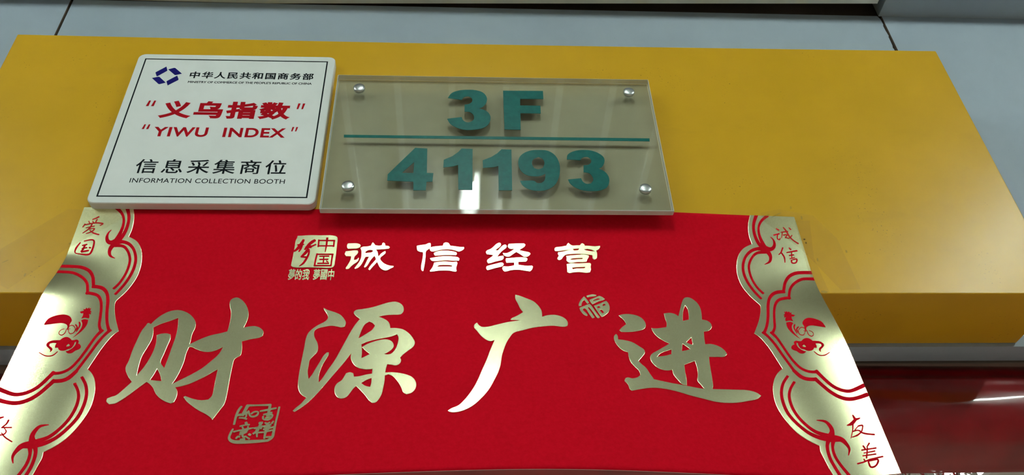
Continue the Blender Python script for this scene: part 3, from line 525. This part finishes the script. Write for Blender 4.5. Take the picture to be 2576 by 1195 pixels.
# ---------------------------------------------------------------- red couplet banner
SHEET_X, SHEET_TOP, SHEET_W, FOLD = -0.2616, 0.0443, 0.8132, 0.0893
def sstep(t): t = np.clip(t, 0, 1); return t * t * (3 - 2 * t)
def sheet(u, v):
    """point of the paper: u across, v down along the paper (metres); it hangs off the board's lower edge, bellies out and curls at both ends"""
    s = v - FOLD
    th = np.radians(7.5 + 5.5 * np.exp(-((u - 0.475) / 0.23) ** 2)); L = 0.04
    sc = np.clip(s, 0, L); r = np.maximum(s - L, 0)
    y = -(th * sc * sc / (2 * L) + r * np.sin(th))
    z = SHEET_TOP - FOLD - np.minimum(s, 0) - (sc - th * th * sc ** 3 / (6 * L * L) + r * np.cos(th))
    ml = np.clip((0.075 - u) / 0.075, 0, 1.2); mr = np.clip((u - (SHEET_W - 0.075)) / 0.075, 0, 1.2)
    y = y - ml ** 2 * 0.016 * sstep((s + 0.025) / 0.07) - mr ** 2 * 0.0145 * sstep((s + 0.01) / 0.13)
    return np.stack([SHEET_X + u, y - 0.0011, z], -1)
def sheet_normal(u, v):
    h = 1e-4
    n = np.cross(sheet(u + h, v) - sheet(u - h, v), sheet(u, v + h) - sheet(u, v - h))
    n /= np.linalg.norm(n, axis=-1)[..., None]
    return np.where(n[..., 1:2] > 0, -n, n)
def v_top(u): return np.interp(u, [0, 0.5, 0.672, 0.748, SHEET_W], [0, 0.0008, 0.0016, 0.0052, 0.0080])
def v_bottom(u): return 0.3365 + 0.0125 * u + 0.0015 * np.exp(-((u - 0.42) / 0.12) ** 2)

def banner_paper(parent):
    nu, nv, th = 164, 70, 0.0006
    U = np.linspace(0, SHEET_W, nu + 1)
    front, back = [], []
    for j in range(nv + 1):
        t = j / nv; v = v_top(U) * (1 - t) + v_bottom(U) * t
        p = sheet(U, v); front.append(p); back.append(p - sheet_normal(U, v) * th)
    A = np.concatenate([np.concatenate(front), np.concatenate(back)]); o = (nu + 1) * (nv + 1); F, mi = [], []
    idx = lambda i, j: j * (nu + 1) + i
    for j in range(nv):
        for i in range(nu):
            F.append((idx(i, j), idx(i, j + 1), idx(i + 1, j + 1), idx(i + 1, j))); mi.append(0)
            F.append((o + idx(i, j), o + idx(i + 1, j), o + idx(i + 1, j + 1), o + idx(i, j + 1))); mi.append(1)
    ring = [idx(i, 0) for i in range(nu)] + [idx(nu, j) for j in range(nv)] + [idx(i, nv) for i in range(nu, 0, -1)] + [idx(0, j) for j in range(nv, 0, -1)]
    for a, b in zip(ring, ring[1:] + ring[:1]): F.append((a, b, b + o, a + o)); mi.append(1)
    me = mesh_from('paper', A, F, mi)
    for p in me.polygons: p.use_smooth = p.material_index == 0 or len(p.vertices) == 4
    ob = link('paper', me, [M['red'], M['paper_edge']], parent)
    me.polygons.foreach_set('use_smooth', [True] * (2 * nu * nv) + [False] * len(ring))
    return ob

def on_sheet(name, V, F, mats, parent, clip=False, step=6.0, rims=True):
    """wrap a flat millimetre mesh (u, v, height) on the paper, cut into short facets so that it follows the curl"""
    bm = bmesh.new(); vs = [bm.verts.new(tuple(p)) for p in V]
    for f in F:
        if len(set(f)) > 2:
            try: bm.faces.new([vs[i] for i in f])
            except ValueError: pass
    if clip:
        W = SHEET_W * 1e3
        for co, no in (((W - 0.3, 0, 0), (1, 0, 0)), ((0.3, 0, 0), (-1, 0, 0)), ((0, 336.3, 0), (-0.0125, 1, 0)), ((W, 8.3, 0), (0.0427, -1, 0)), ((0, 0.3, 0), (0.0016, -1, 0))):
            bmesh.ops.bisect_plane(bm, geom=bm.verts[:] + bm.edges[:] + bm.faces[:], plane_co=co, plane_no=no, clear_outer=True)
    for ax in (0, 1):
        if not bm.verts: break
        c = [v.co[ax] for v in bm.verts]; a = math.ceil(min(c) / step)
        while a * step < max(c):
            co = [0, 0, 0]; no = [0, 0, 0]; co[ax] = a * step; no[ax] = 1
            bmesh.ops.bisect_plane(bm, geom=bm.verts[:] + bm.edges[:] + bm.faces[:], plane_co=co, plane_no=no); a += 1
    bm.verts.ensure_lookup_table()
    bm.normal_update(); bm.verts.index_update()
    A = np.array([v.co[:] for v in bm.verts]) / 1e3
    hmid = A[:, 2].min() + 0.3 * (A[:, 2].max() - A[:, 2].min())
    F2 = [tuple(v.index for v in f.verts) for f in bm.faces]
    UP = [abs(f.normal.z) > 0.97 and f.calc_center_median().z / 1e3 > hmid for f in bm.faces]
    bm.free()
    nrm = sheet_normal(A[:, 0], A[:, 1]); P = sheet(A[:, 0], A[:, 1]) + nrm * A[:, 2:3]
    F3, mi = [], []
    for f, isup in zip(F2, UP):
        q = P[list(f)]; c = np.cross(q, np.roll(q, -1, 0)).sum(0)
        if isup and c @ nrm[f[0]] < 0: f = f[::-1]
        F3.append(f); mi.append(0 if (isup or not rims) else 1)
    # the raised face and its rim keep separate vertices, so each shades with its own normals
    rim_ids = sorted({i for f, m in zip(F3, mi) if m for i in f}); remap = {i: len(P) + k for k, i in enumerate(rim_ids)}
    if rim_ids:
        P = np.concatenate([P, P[rim_ids]]); nrm = np.concatenate([nrm, nrm[rim_ids]])
        F3 = [tuple(remap[i] for i in f) if m else f for f, m in zip(F3, mi)]
    me = mesh_from(name, P, F3, mi)
    ob = link(name, me, mats, parent)
    loops = []
    for p in me.polygons:
        for li in p.loop_indices:
            loops.append(tuple(nrm[me.loops[li].vertex_index]) if p.material_index == 0 else tuple(p.normal))
    me.polygons.foreach_set('use_smooth', [True] * len(me.polygons))
    me.normals_split_custom_set(loops)
    return ob

FOIL_H = 0.75
def foil(name, key, parent, mats=None):
    V, F = joined([outline_mesh(g, 0.10, 0.34) for g in OUTLINES[key]])
    V[:, 2] *= FOIL_H / V[:, 2].max()
    return on_sheet(name, V, F, mats or [M['gold'], M['gold']], parent)

def mirror_pts(pts):
    out = []
    for p in pts:
        m, v = SHEET_W - p[0] / 1e4, p[1] / 1e4
        f = lambda mm: MIRROR[0][0] * mm + MIRROR[0][1] * v + MIRROR[0][2]
        u = f(m) if m > 0.03 else m * f(0.03) / 0.03
        out.append((u * 1e4, (MIRROR[1][0] * m + MIRROR[1][1] * v + MIRROR[1][2]) * 1e4) + tuple(p[2:]))
    return out

def red_marks(name, strokes, parent, lo=FOIL_H - 0.05, hi=FOIL_H + 0.16, polys=(), mats=None):
    parts = [brush_mesh(s, lo, hi + 0.012 * i, 0.05) for i, s in enumerate(strokes)]
    for g in polys:
        V, F = outline_mesh(g, 0.06, 0.0); hi += 0.012; V[:, 2] = lo + V[:, 2] / max(V[:, 2].max(), 1e-6) * (hi - lo); parts.append((V, F))
    V, F = joined(parts)
    return on_sheet(name, V, F, mats or [M['red'], M['red']], parent, clip=True)

def ornament(parent, mir):
    f = mirror_pts if mir else (lambda p: list(p))
    edge = [f(seg) for seg in ORNAMENT_EDGE]
    loop = []
    for i, seg in enumerate(edge): loop += seg
    uo = -300 if mir else SHEET_W * 1e4 + 300
    uin = edge[-1][-1][0]
    loop += [(uo, 3600), (uo, -200), (edge[0][0][0] + (60 if not mir else -60), -200)]
    V, F = outline_mesh([loop], 0.10, 0.34)
    V[:, 2] *= FOIL_H / V[:, 2].max()
    o = on_sheet('gold_border', V, F, [M['gold'], M['gold']], parent, clip=True)
    o['label'] = 'gold foil border of cloud scallops at the %s end of the banner' % ('plaque' if mir else 'taped')
    red_marks('scroll_line', [f(s) for s in BRUSH['scroll']], o)
    red_marks('frame_line', [f(s) for s in BRUSH['frame']], o)
    red_marks('scroll_line', [f(s) for s in BRUSH['scroll_low']], o)
    red_marks('rooster', [f(s) for s in BRUSH['rooster_lines'][:4]], o, polys=[[f(l) for l in g] for g in OUTLINES['rooster']])['label'] = 'small red rooster'
    red_marks('cloud', [f(BRUSH['rooster_lines'][4])], o, polys=[[f(l) for l in g] for g in OUTLINES['cloud']])['label'] = 'small red swirling cloud'
    for key in (('ai', 'guo', 'jing_honour') if mir else ('cheng_s', 'xin_s', 'you', 'shan')):
        red_marks('red_character', BRUSH[key], o)

banner = empty('couplet_banner', (0.145, -0.03, -0.30))
tag(banner, 'red paper banner with big gold Chinese characters hanging off the yellow board', 'banner')
banner_paper(banner)
ornament(banner, True)
ornament(banner, False)
for key in ('cai', 'yuan', 'guang', 'jin'): foil('gold_character', key, banner)['label'] = 'large gold brush-written character'
for key in ('cheng', 'xin', 'jing', 'ying'): foil('small_gold_character', key, banner)['label'] = 'smaller gold character in clerical script'
foil('round_medallion', 'fu_medallion', banner)['label'] = 'round gold blessing character'
plate = foil('square_seal', 'seal_plate', banner); plate['label'] = 'square gold seal with red characters'
red_marks('seal_character', BRUSH['seal_red'], plate)
for txt, b in (('夢', (238.0, 245.0, 85.3, 100.0)), ('的', (245.6, 252.2, 85.3, 100.0)), ('我', (252.8, 260.4, 85.3, 100.0)),
               ('夢', (264.4, 271.6, 85.3, 100.0)), ('國', (272.2, 279.2, 85.6, 100.0)), ('中', (280.0, 286.6, 85.3, 100.2))):
    V, F = letter_mesh(txt, (b[0], b[1], -b[3], -b[2]), 0.15, 0.028)
    V[:, 1] *= -1; V[:, 2] *= 0.4 / V[:, 2].max()
    on_sheet('seal_caption', V, [f[::-1] for f in F], [M['gold_fine'], M['gold']], banner)
V, F = joined([brush_mesh([(a, b, w * 0.78) for a, b, w in s], 0.0, FOIL_H + 0.006 * i, 0.20) for i, s in enumerate(BRUSH['luck_seal'])])
on_sheet('luck_seal', V, F, [M['gold_fine'], M['gold']], banner)['label'] = 'gold outline seal of four small characters'

# ---------------------------------------------------------------- white information plaque
PX0, PX1, PZ0, PZ1, PY = -0.2562, -0.0042, 0.0417, 0.2973, -0.0120
plaque = empty('information_plaque', ((PX0 + PX1) / 2, -0.006, PZ0))
tag(plaque, 'white square plaque with a black border, blue emblem and red and black lettering', 'plaque')
def plaque_body():
    r, n = 0.0085, 5
    loop = []
    for cx, cz, a0 in ((PX1 - r, PZ1 - r, 0), (PX0 + r, PZ1 - r, 90), (PX0 + r, PZ0 + r, 180), (PX1 - r, PZ0 + r, 270)):
        for k in range(n + 1):
            a = math.radians(a0 + 90 * k / n); loop.append((cx + r * math.cos(a), cz + r * math.sin(a)))
    bm = bmesh.new()
    c = Vector(((PX0 + PX1) / 2, (PZ0 + PZ1) / 2))
    def ring(y, inset):
        out = []
        for x, z in loop:
            d = Vector((x, z)) - c
            out.append(bm.verts.new((x - math.copysign(inset, d.x), y, z - math.copysign(inset, d.y))))
        return out
    rings = [ring(-0.0015, 0), ring(PY + 0.0008, 0), ring(PY, 0.0008)]
    for a, b in zip(rings, rings[1:]):
        for i in range(len(a)): bm.faces.new((a[i], a[(i + 1) % len(a)], b[(i + 1) % len(a)], b[i]))
    ft = bm.faces.new(rings[-1]); bm.faces.new(rings[0][::-1])
    o = bm_object('board', bm, [M['white_edge'], M['white']], plaque)
    for p in o.data.polygons:
        if p.normal.y < -0.9 and len(p.vertices) > 6: p.material_index = 1
plaque_body()
def on_plane(name, V, F, mat, parent, ox, oz, y):
    """millimetre mesh (x, z, height) laid on an upright face at depth y, raised towards the viewer"""
    P = np.stack([ox + V[:, 0] / 1e3, y - V[:, 2] / 1e3, oz + V[:, 1] / 1e3], 1)
    bm = bmesh.new(); vs = [bm.verts.new(tuple(p)) for p in P]
    for f in F:
        try: bm.faces.new([vs[i] for i in f])
        except ValueError: pass
    return bm_object(name, bm, mat, parent)
def frame_mesh(x0, x1, z0, z1, w, h):
    V, F = [], []
    for k, (d, hh) in enumerate(((0, 0), (0, h), (w, h), (w, 0))):
        V += [(x0 + d, z0 + d, hh), (x1 - d, z0 + d, hh), (x1 - d, z1 - d, hh), (x0 + d, z1 - d, hh)]
    for k in range(3):
        for i in range(4): F.append((4 * k + i, 4 * k + (i + 1) % 4, 4 * k + 4 + (i + 1) % 4, 4 * k + 4 + i))
    return np.array(V, float), F
V, F = frame_mesh(9.3, 242.7, 9.3, 246.3, 1.7, 0.08); on_plane('border_line', V, F, M['black'], plaque, PX0, PZ0, PY)
for k in range(4):
    V, F = outline_mesh(OUTLINES['emblem%d' % k][0], 0.04, 0.0, True); on_plane('emblem_blade', V, F, M['blue'], plaque, PX0, PZ0, PY)
for name, txt, b, mat, bold, sp in (
        ('heading_text', '中华人民共和国商务部', (71.6, 227.3, 209.4, 222.4), 'black', 0.028, 1.18),
        ('small_text', "MINISTRY OF COMMERCE OF THE PEOPLE'S REPUBLIC OF CHINA", (71.8, 226.5, 200.5, 204.6), 'black', 0.026, 1.0),
        ('title_text', '义乌指数', (48.0, 206.6, 136.2, 167.6), 'crimson', 0.044, 1.20),
        ('title_text', 'YIWU  INDEX', (48.6, 205.0, 105.0, 121.2), 'crimson', 0.030, 1.10),
        ('booth_text', '信息采集商位', (41.5, 213.4, 45.4, 68.0), 'black', 0.010, 1.26),
        ('booth_text', 'INFORMATION COLLECTION BOOTH', (40.2, 214.4, 30.8, 37.8), 'black', 0.006, 1.06)):
    V, F = letter_mesh(txt, b, 0.04, bold, sp); on_plane(name, V, F, M[mat], plaque, PX0, PZ0, PY)
def quote(x0, x1, z0, z1, opening):
    w = (x1 - x0) * 0.40
    for x in (x0, x1 - w):
        if opening: lp = [(x + w * 0.45, z1), (x + w, z1), (x + w * 0.80, z0), (x, z0)]
        else: lp = [(x + w * 0.25, z1), (x + w, z1), (x + w * 0.55, z0), (x, z0)]
        V, F = outline_mesh([[(a * 10, c * 10) for a, c in lp]], 0.04, 0.0, True); on_plane('quotation_mark', V, F, M['crimson'], plaque, PX0, PZ0, PY)
quote(30.0, 40.4, 157.2, 167.2, True); quote(213.0, 222.6, 155.3, 165.6, False)
quote(34.2, 42.8, 117.2, 125.3, True); quote(211.2, 218.8, 116.2, 123.7, False)

# ---------------------------------------------------------------- acrylic booth number sign
AX0, AX1, AZ0, AZ1, AY0, AY1 = 0.0035, 0.4035, 0.0267, 0.2512, -0.0220, -0.0140
sign = empty('number_sign', ((AX0 + AX1) / 2, -0.012, AZ0))
tag(sign, 'frosted acrylic sign with green figures held by four steel standoffs', 'sign')
def acrylic():
    bm = bmesh.new(); box_bm(bm, AX0, AX1, AY0, AY1, AZ0, AZ1)
    bmesh.ops.recalc_face_normals(bm, faces=bm.faces)
    o = bm_object('acrylic_sheet', bm, [M['clear'], M['acrylic_edge']], sign, 0.0010, 2)
    for p in o.data.polygons:
        p.material_index = 0 if abs(p.normal.y) > 0.95 else 1
acrylic()
box('frosted_backing', AX0 + 0.0012, AX1 - 0.0012, AY1 + 0.0001, AY1 + 0.0004, AZ0 + 0.0012, AZ1 - 0.0012, M['frosted'], sign)
for key, nm in (('d3', 'figure'), ('dF', 'figure'), ('d4', 'figure'), ('d1a', 'figure'), ('d1b', 'figure'), ('d9', 'figure'), ('d3b', 'figure'), ('dline', 'dividing_line')):
    V, F = joined([outline_mesh(g, 0.20, 0.0, key in ('dF', 'd4', 'dline', 'd1a', 'd1b')) for g in OUTLINES[key]])
    on_plane(nm, V, F, M['green'], sign, AX0, AZ0, AY0)
for kx, kz in ((29.5, 195.8), (370.4, 195.8), (29.5, 31.4), (370.0, 30.6)):
    cx, cz = AX0 + kx / 1e3, AZ0 + kz / 1e3
    bm = bmesh.new()
    lathe_y(bm, cx, cz, [(0.0066, AY0 - 0.0012), (0.0071, AY0 - 0.0014), (0.0071, AY0 - 0.0042), (0.0066, AY0 - 0.0049), (0.0045, AY0 - 0.0054), (0.0022, AY0 - 0.0057), (0, AY0 - 0.0058)], 40)
    st = bm_object('standoff', bm, M['steel'], sign, smooth=True)
    bm = bmesh.new(); lathe_y(bm, cx, cz, [(0, AY0 - 0.0013), (0.0064, AY0 - 0.0013), (0.0064, AY0 + 0.0001), (0, AY0 + 0.0001)], 32)
    bm_object('washer', bm, M['acrylic_edge'], st)
    bm = bmesh.new(); lathe_y(bm, cx, cz, [(0, AY1 + 0.0004), (0.0060, AY1 + 0.0004), (0.0060, 0.0002), (0, 0.0002)], 32)
    bm_object('barrel', bm, M['steel'], st)

# ---------------------------------------------------------------- clear tape on the banner's corners
def tape_strip(label, loop, y, wrinkles):
    root = empty('clear_tape', (sum(p[0] for p in loop) / len(loop), y, min(p[1] for p in loop)))
    tag(root, label, 'tape', 'clear tape on the banner corners')
    bm = bmesh.new()
    a = [bm.verts.new((x, y, z)) for x, z in loop]; b = [bm.verts.new((x, y + 0.0001, z)) for x, z in loop]; n = len(loop)
    bm.faces.new(a); bm.faces.new(b[::-1])
    for i in range(n): bm.faces.new((a[i], b[i], b[(i + 1) % n], a[(i + 1) % n]))
    bm_object('film', bm, M['tape'], root)
    for x, z, ln, w, ang in wrinkles:                    # little ridges where the film has lifted
        bm = bmesh.new()
        bmesh.ops.create_icosphere(bm, subdivisions=2, radius=1.0, matrix=Matrix.Translation((x, y, z)) @ Matrix.Rotation(math.radians(ang), 4, 'Y') @ Matrix.Diagonal((ln, 0.0006, w, 1)))
        bm_object('wrinkle', bm, M['clear'], root, smooth=True)
tape_strip('wide clear tape stuck aslant over the banner corner under the white plaque',
           [(-0.2408, 0.0405), (-0.2142, 0.0293), (-0.2646, -0.0163), (-0.3079, -0.0686), (-0.3326, -0.0544), (-0.3390, -0.0231), (-0.2782, 0.0405)], -0.0024,
           [(-0.2625, -0.0081, 0.0010, 0.0013, 0), (-0.2964, -0.0502, 0.0010, 0.0022, 0), (-0.3220, -0.0325, 0.0035, 0.0005, -35)])
tape_strip('wide clear tape stuck aslant over the free banner corner beyond the number sign',
           [(0.5136, 0.0294), (0.5115, 0.0415), (0.5357, 0.0472), (0.5741, 0.0377), (0.5935, 0.0038), (0.6007, -0.0677), (0.5779, -0.0688), (0.5584, -0.0318), (0.5467, -0.0109)], -0.0024,
           [(0.5193, 0.0380, 0.0034, 0.0009, -33), (0.5310, 0.0389, 0.0072, 0.0008, -28), (0.5503, 0.0498, 0.0010, 0.0026, 12), (0.5595, 0.0346, 0.0010, 0.0030, 5)])
tape_strip('narrow wrinkled clear tape along the upright edge of the banner beyond the number sign',
           [(0.5502, 0.0297), (0.5678, 0.0298), (0.5588, -0.0250), (0.5640, -0.0722), (0.5544, -0.0722), (0.5481, -0.0473), (0.5490, -0.0109)], -0.0027,
           [(0.5546, 0.0018, 0.0013, 0.0010, 0), (0.5551, -0.0034, 0.0008, 0.0013, 0), (0.5624, -0.0273, 0.0010, 0.0026, 8), (0.5585, -0.0715, 0.0036, 0.0018, 10)])
tape_strip('tiny fleck of clear tape left alone on the bare yellow end of the board',
           [(0.5985, -0.0160), (0.6015, -0.0160), (0.6015, -0.0120), (0.5990, -0.0118)], -0.0009, [(0.6002, -0.0141, 0.0009, 0.0021, 5)])

# ---------------------------------------------------------------- red plastic valance in the opening
def valance():
    X = np.linspace(-0.95, 1.45, 241); nz = 44
    rng = np.random.RandomState(4)
    waves = [(rng.uniform(4, 26), rng.uniform(-40, 40), rng.uniform(0, 6.28), rng.uniform(0.4, 1.0)) for _ in range(14)]
    front, back = [], []
    for j in range(nz + 1):
        t = j / nz
        z = -0.0700 - 0.132 * t + 0.004 * np.sin(X * 3.1 + 0.4) * (1 - t)
        belly = 0.030 * np.sin(math.pi * min(1, t * 1.02)) ** 0.8 + (0.018 * max(0, t - 0.85) / 0.15 * -1)
        w = sum(a * np.sin(fx * X + fz * z * 3 + ph) / (fx ** 0.5) for fx, fz, ph, a in waves)
        y = 0.165 - belly - 0.0030 * w * math.sin(math.pi * t) - 0.0020 * np.sin(260 * z + 4 * X) * math.exp(-((t - 0.18) / 0.1) ** 2)
        front.append(np.stack([X, y, z], 1)); back.append(np.stack([X, y + 0.0015, z], 1))
    nu = len(X); A = np.concatenate(front + back); o = nu * (nz + 1); F = []
    for j in range(nz):
        for i in range(nu - 1):
            a = j * nu + i; F.append((a, a + nu, a + nu + 1, a + 1)); F.append((o + a, o + a + 1, o + a + nu + 1, o + a + nu))
    ring = list(range(nu)) + [nu * j + nu - 1 for j in range(1, nz + 1)] + [nz * nu + i for i in range(nu - 2, -1, -1)] + [nu * j for j in range(nz - 1, 0, -1)]
    for a, b in zip(ring, ring[1:] + ring[:1]): F.append((a, b, b + o, a + o))
    me = mesh_from('valance', A, F)
    for p in me.polygons: p.use_smooth = True
    ob = link('valance', me, M['valance']); recentre(ob)
    return tag(ob, 'dark red glossy printed plastic valance hanging in the opening under the wall', 'valance')
valance()

def garland():
    rng = random.Random(3)
    bm = bmesh.new()
    for i in range(90):
        x = 0.655 + 0.125 * rng.random(); z = -0.216 + 0.022 * rng.random(); y = 0.185 + 0.012 * rng.random()
        m = Matrix.Translation((x, y, z)) @ Matrix.Rotation(rng.uniform(-1.2, 1.2), 4, 'Y') @ Matrix.Rotation(rng.uniform(0, 3), 4, 'Z')
        vs = [bm.verts.new(m @ Vector(p)) for p in ((-0.0014, 0, -0.008), (0.0014, 0.0006, -0.008), (0.0018, 0, 0.008), (-0.0010, -0.0006, 0.008))]
        bm.faces.new(vs)
    o = bm_object('tinsel', bm, M['silver']); recentre(o)
    return tag(o, 'crinkled silver tinsel hanging under the lower edge of the red valance', 'tinsel', kind='stuff')
garland()
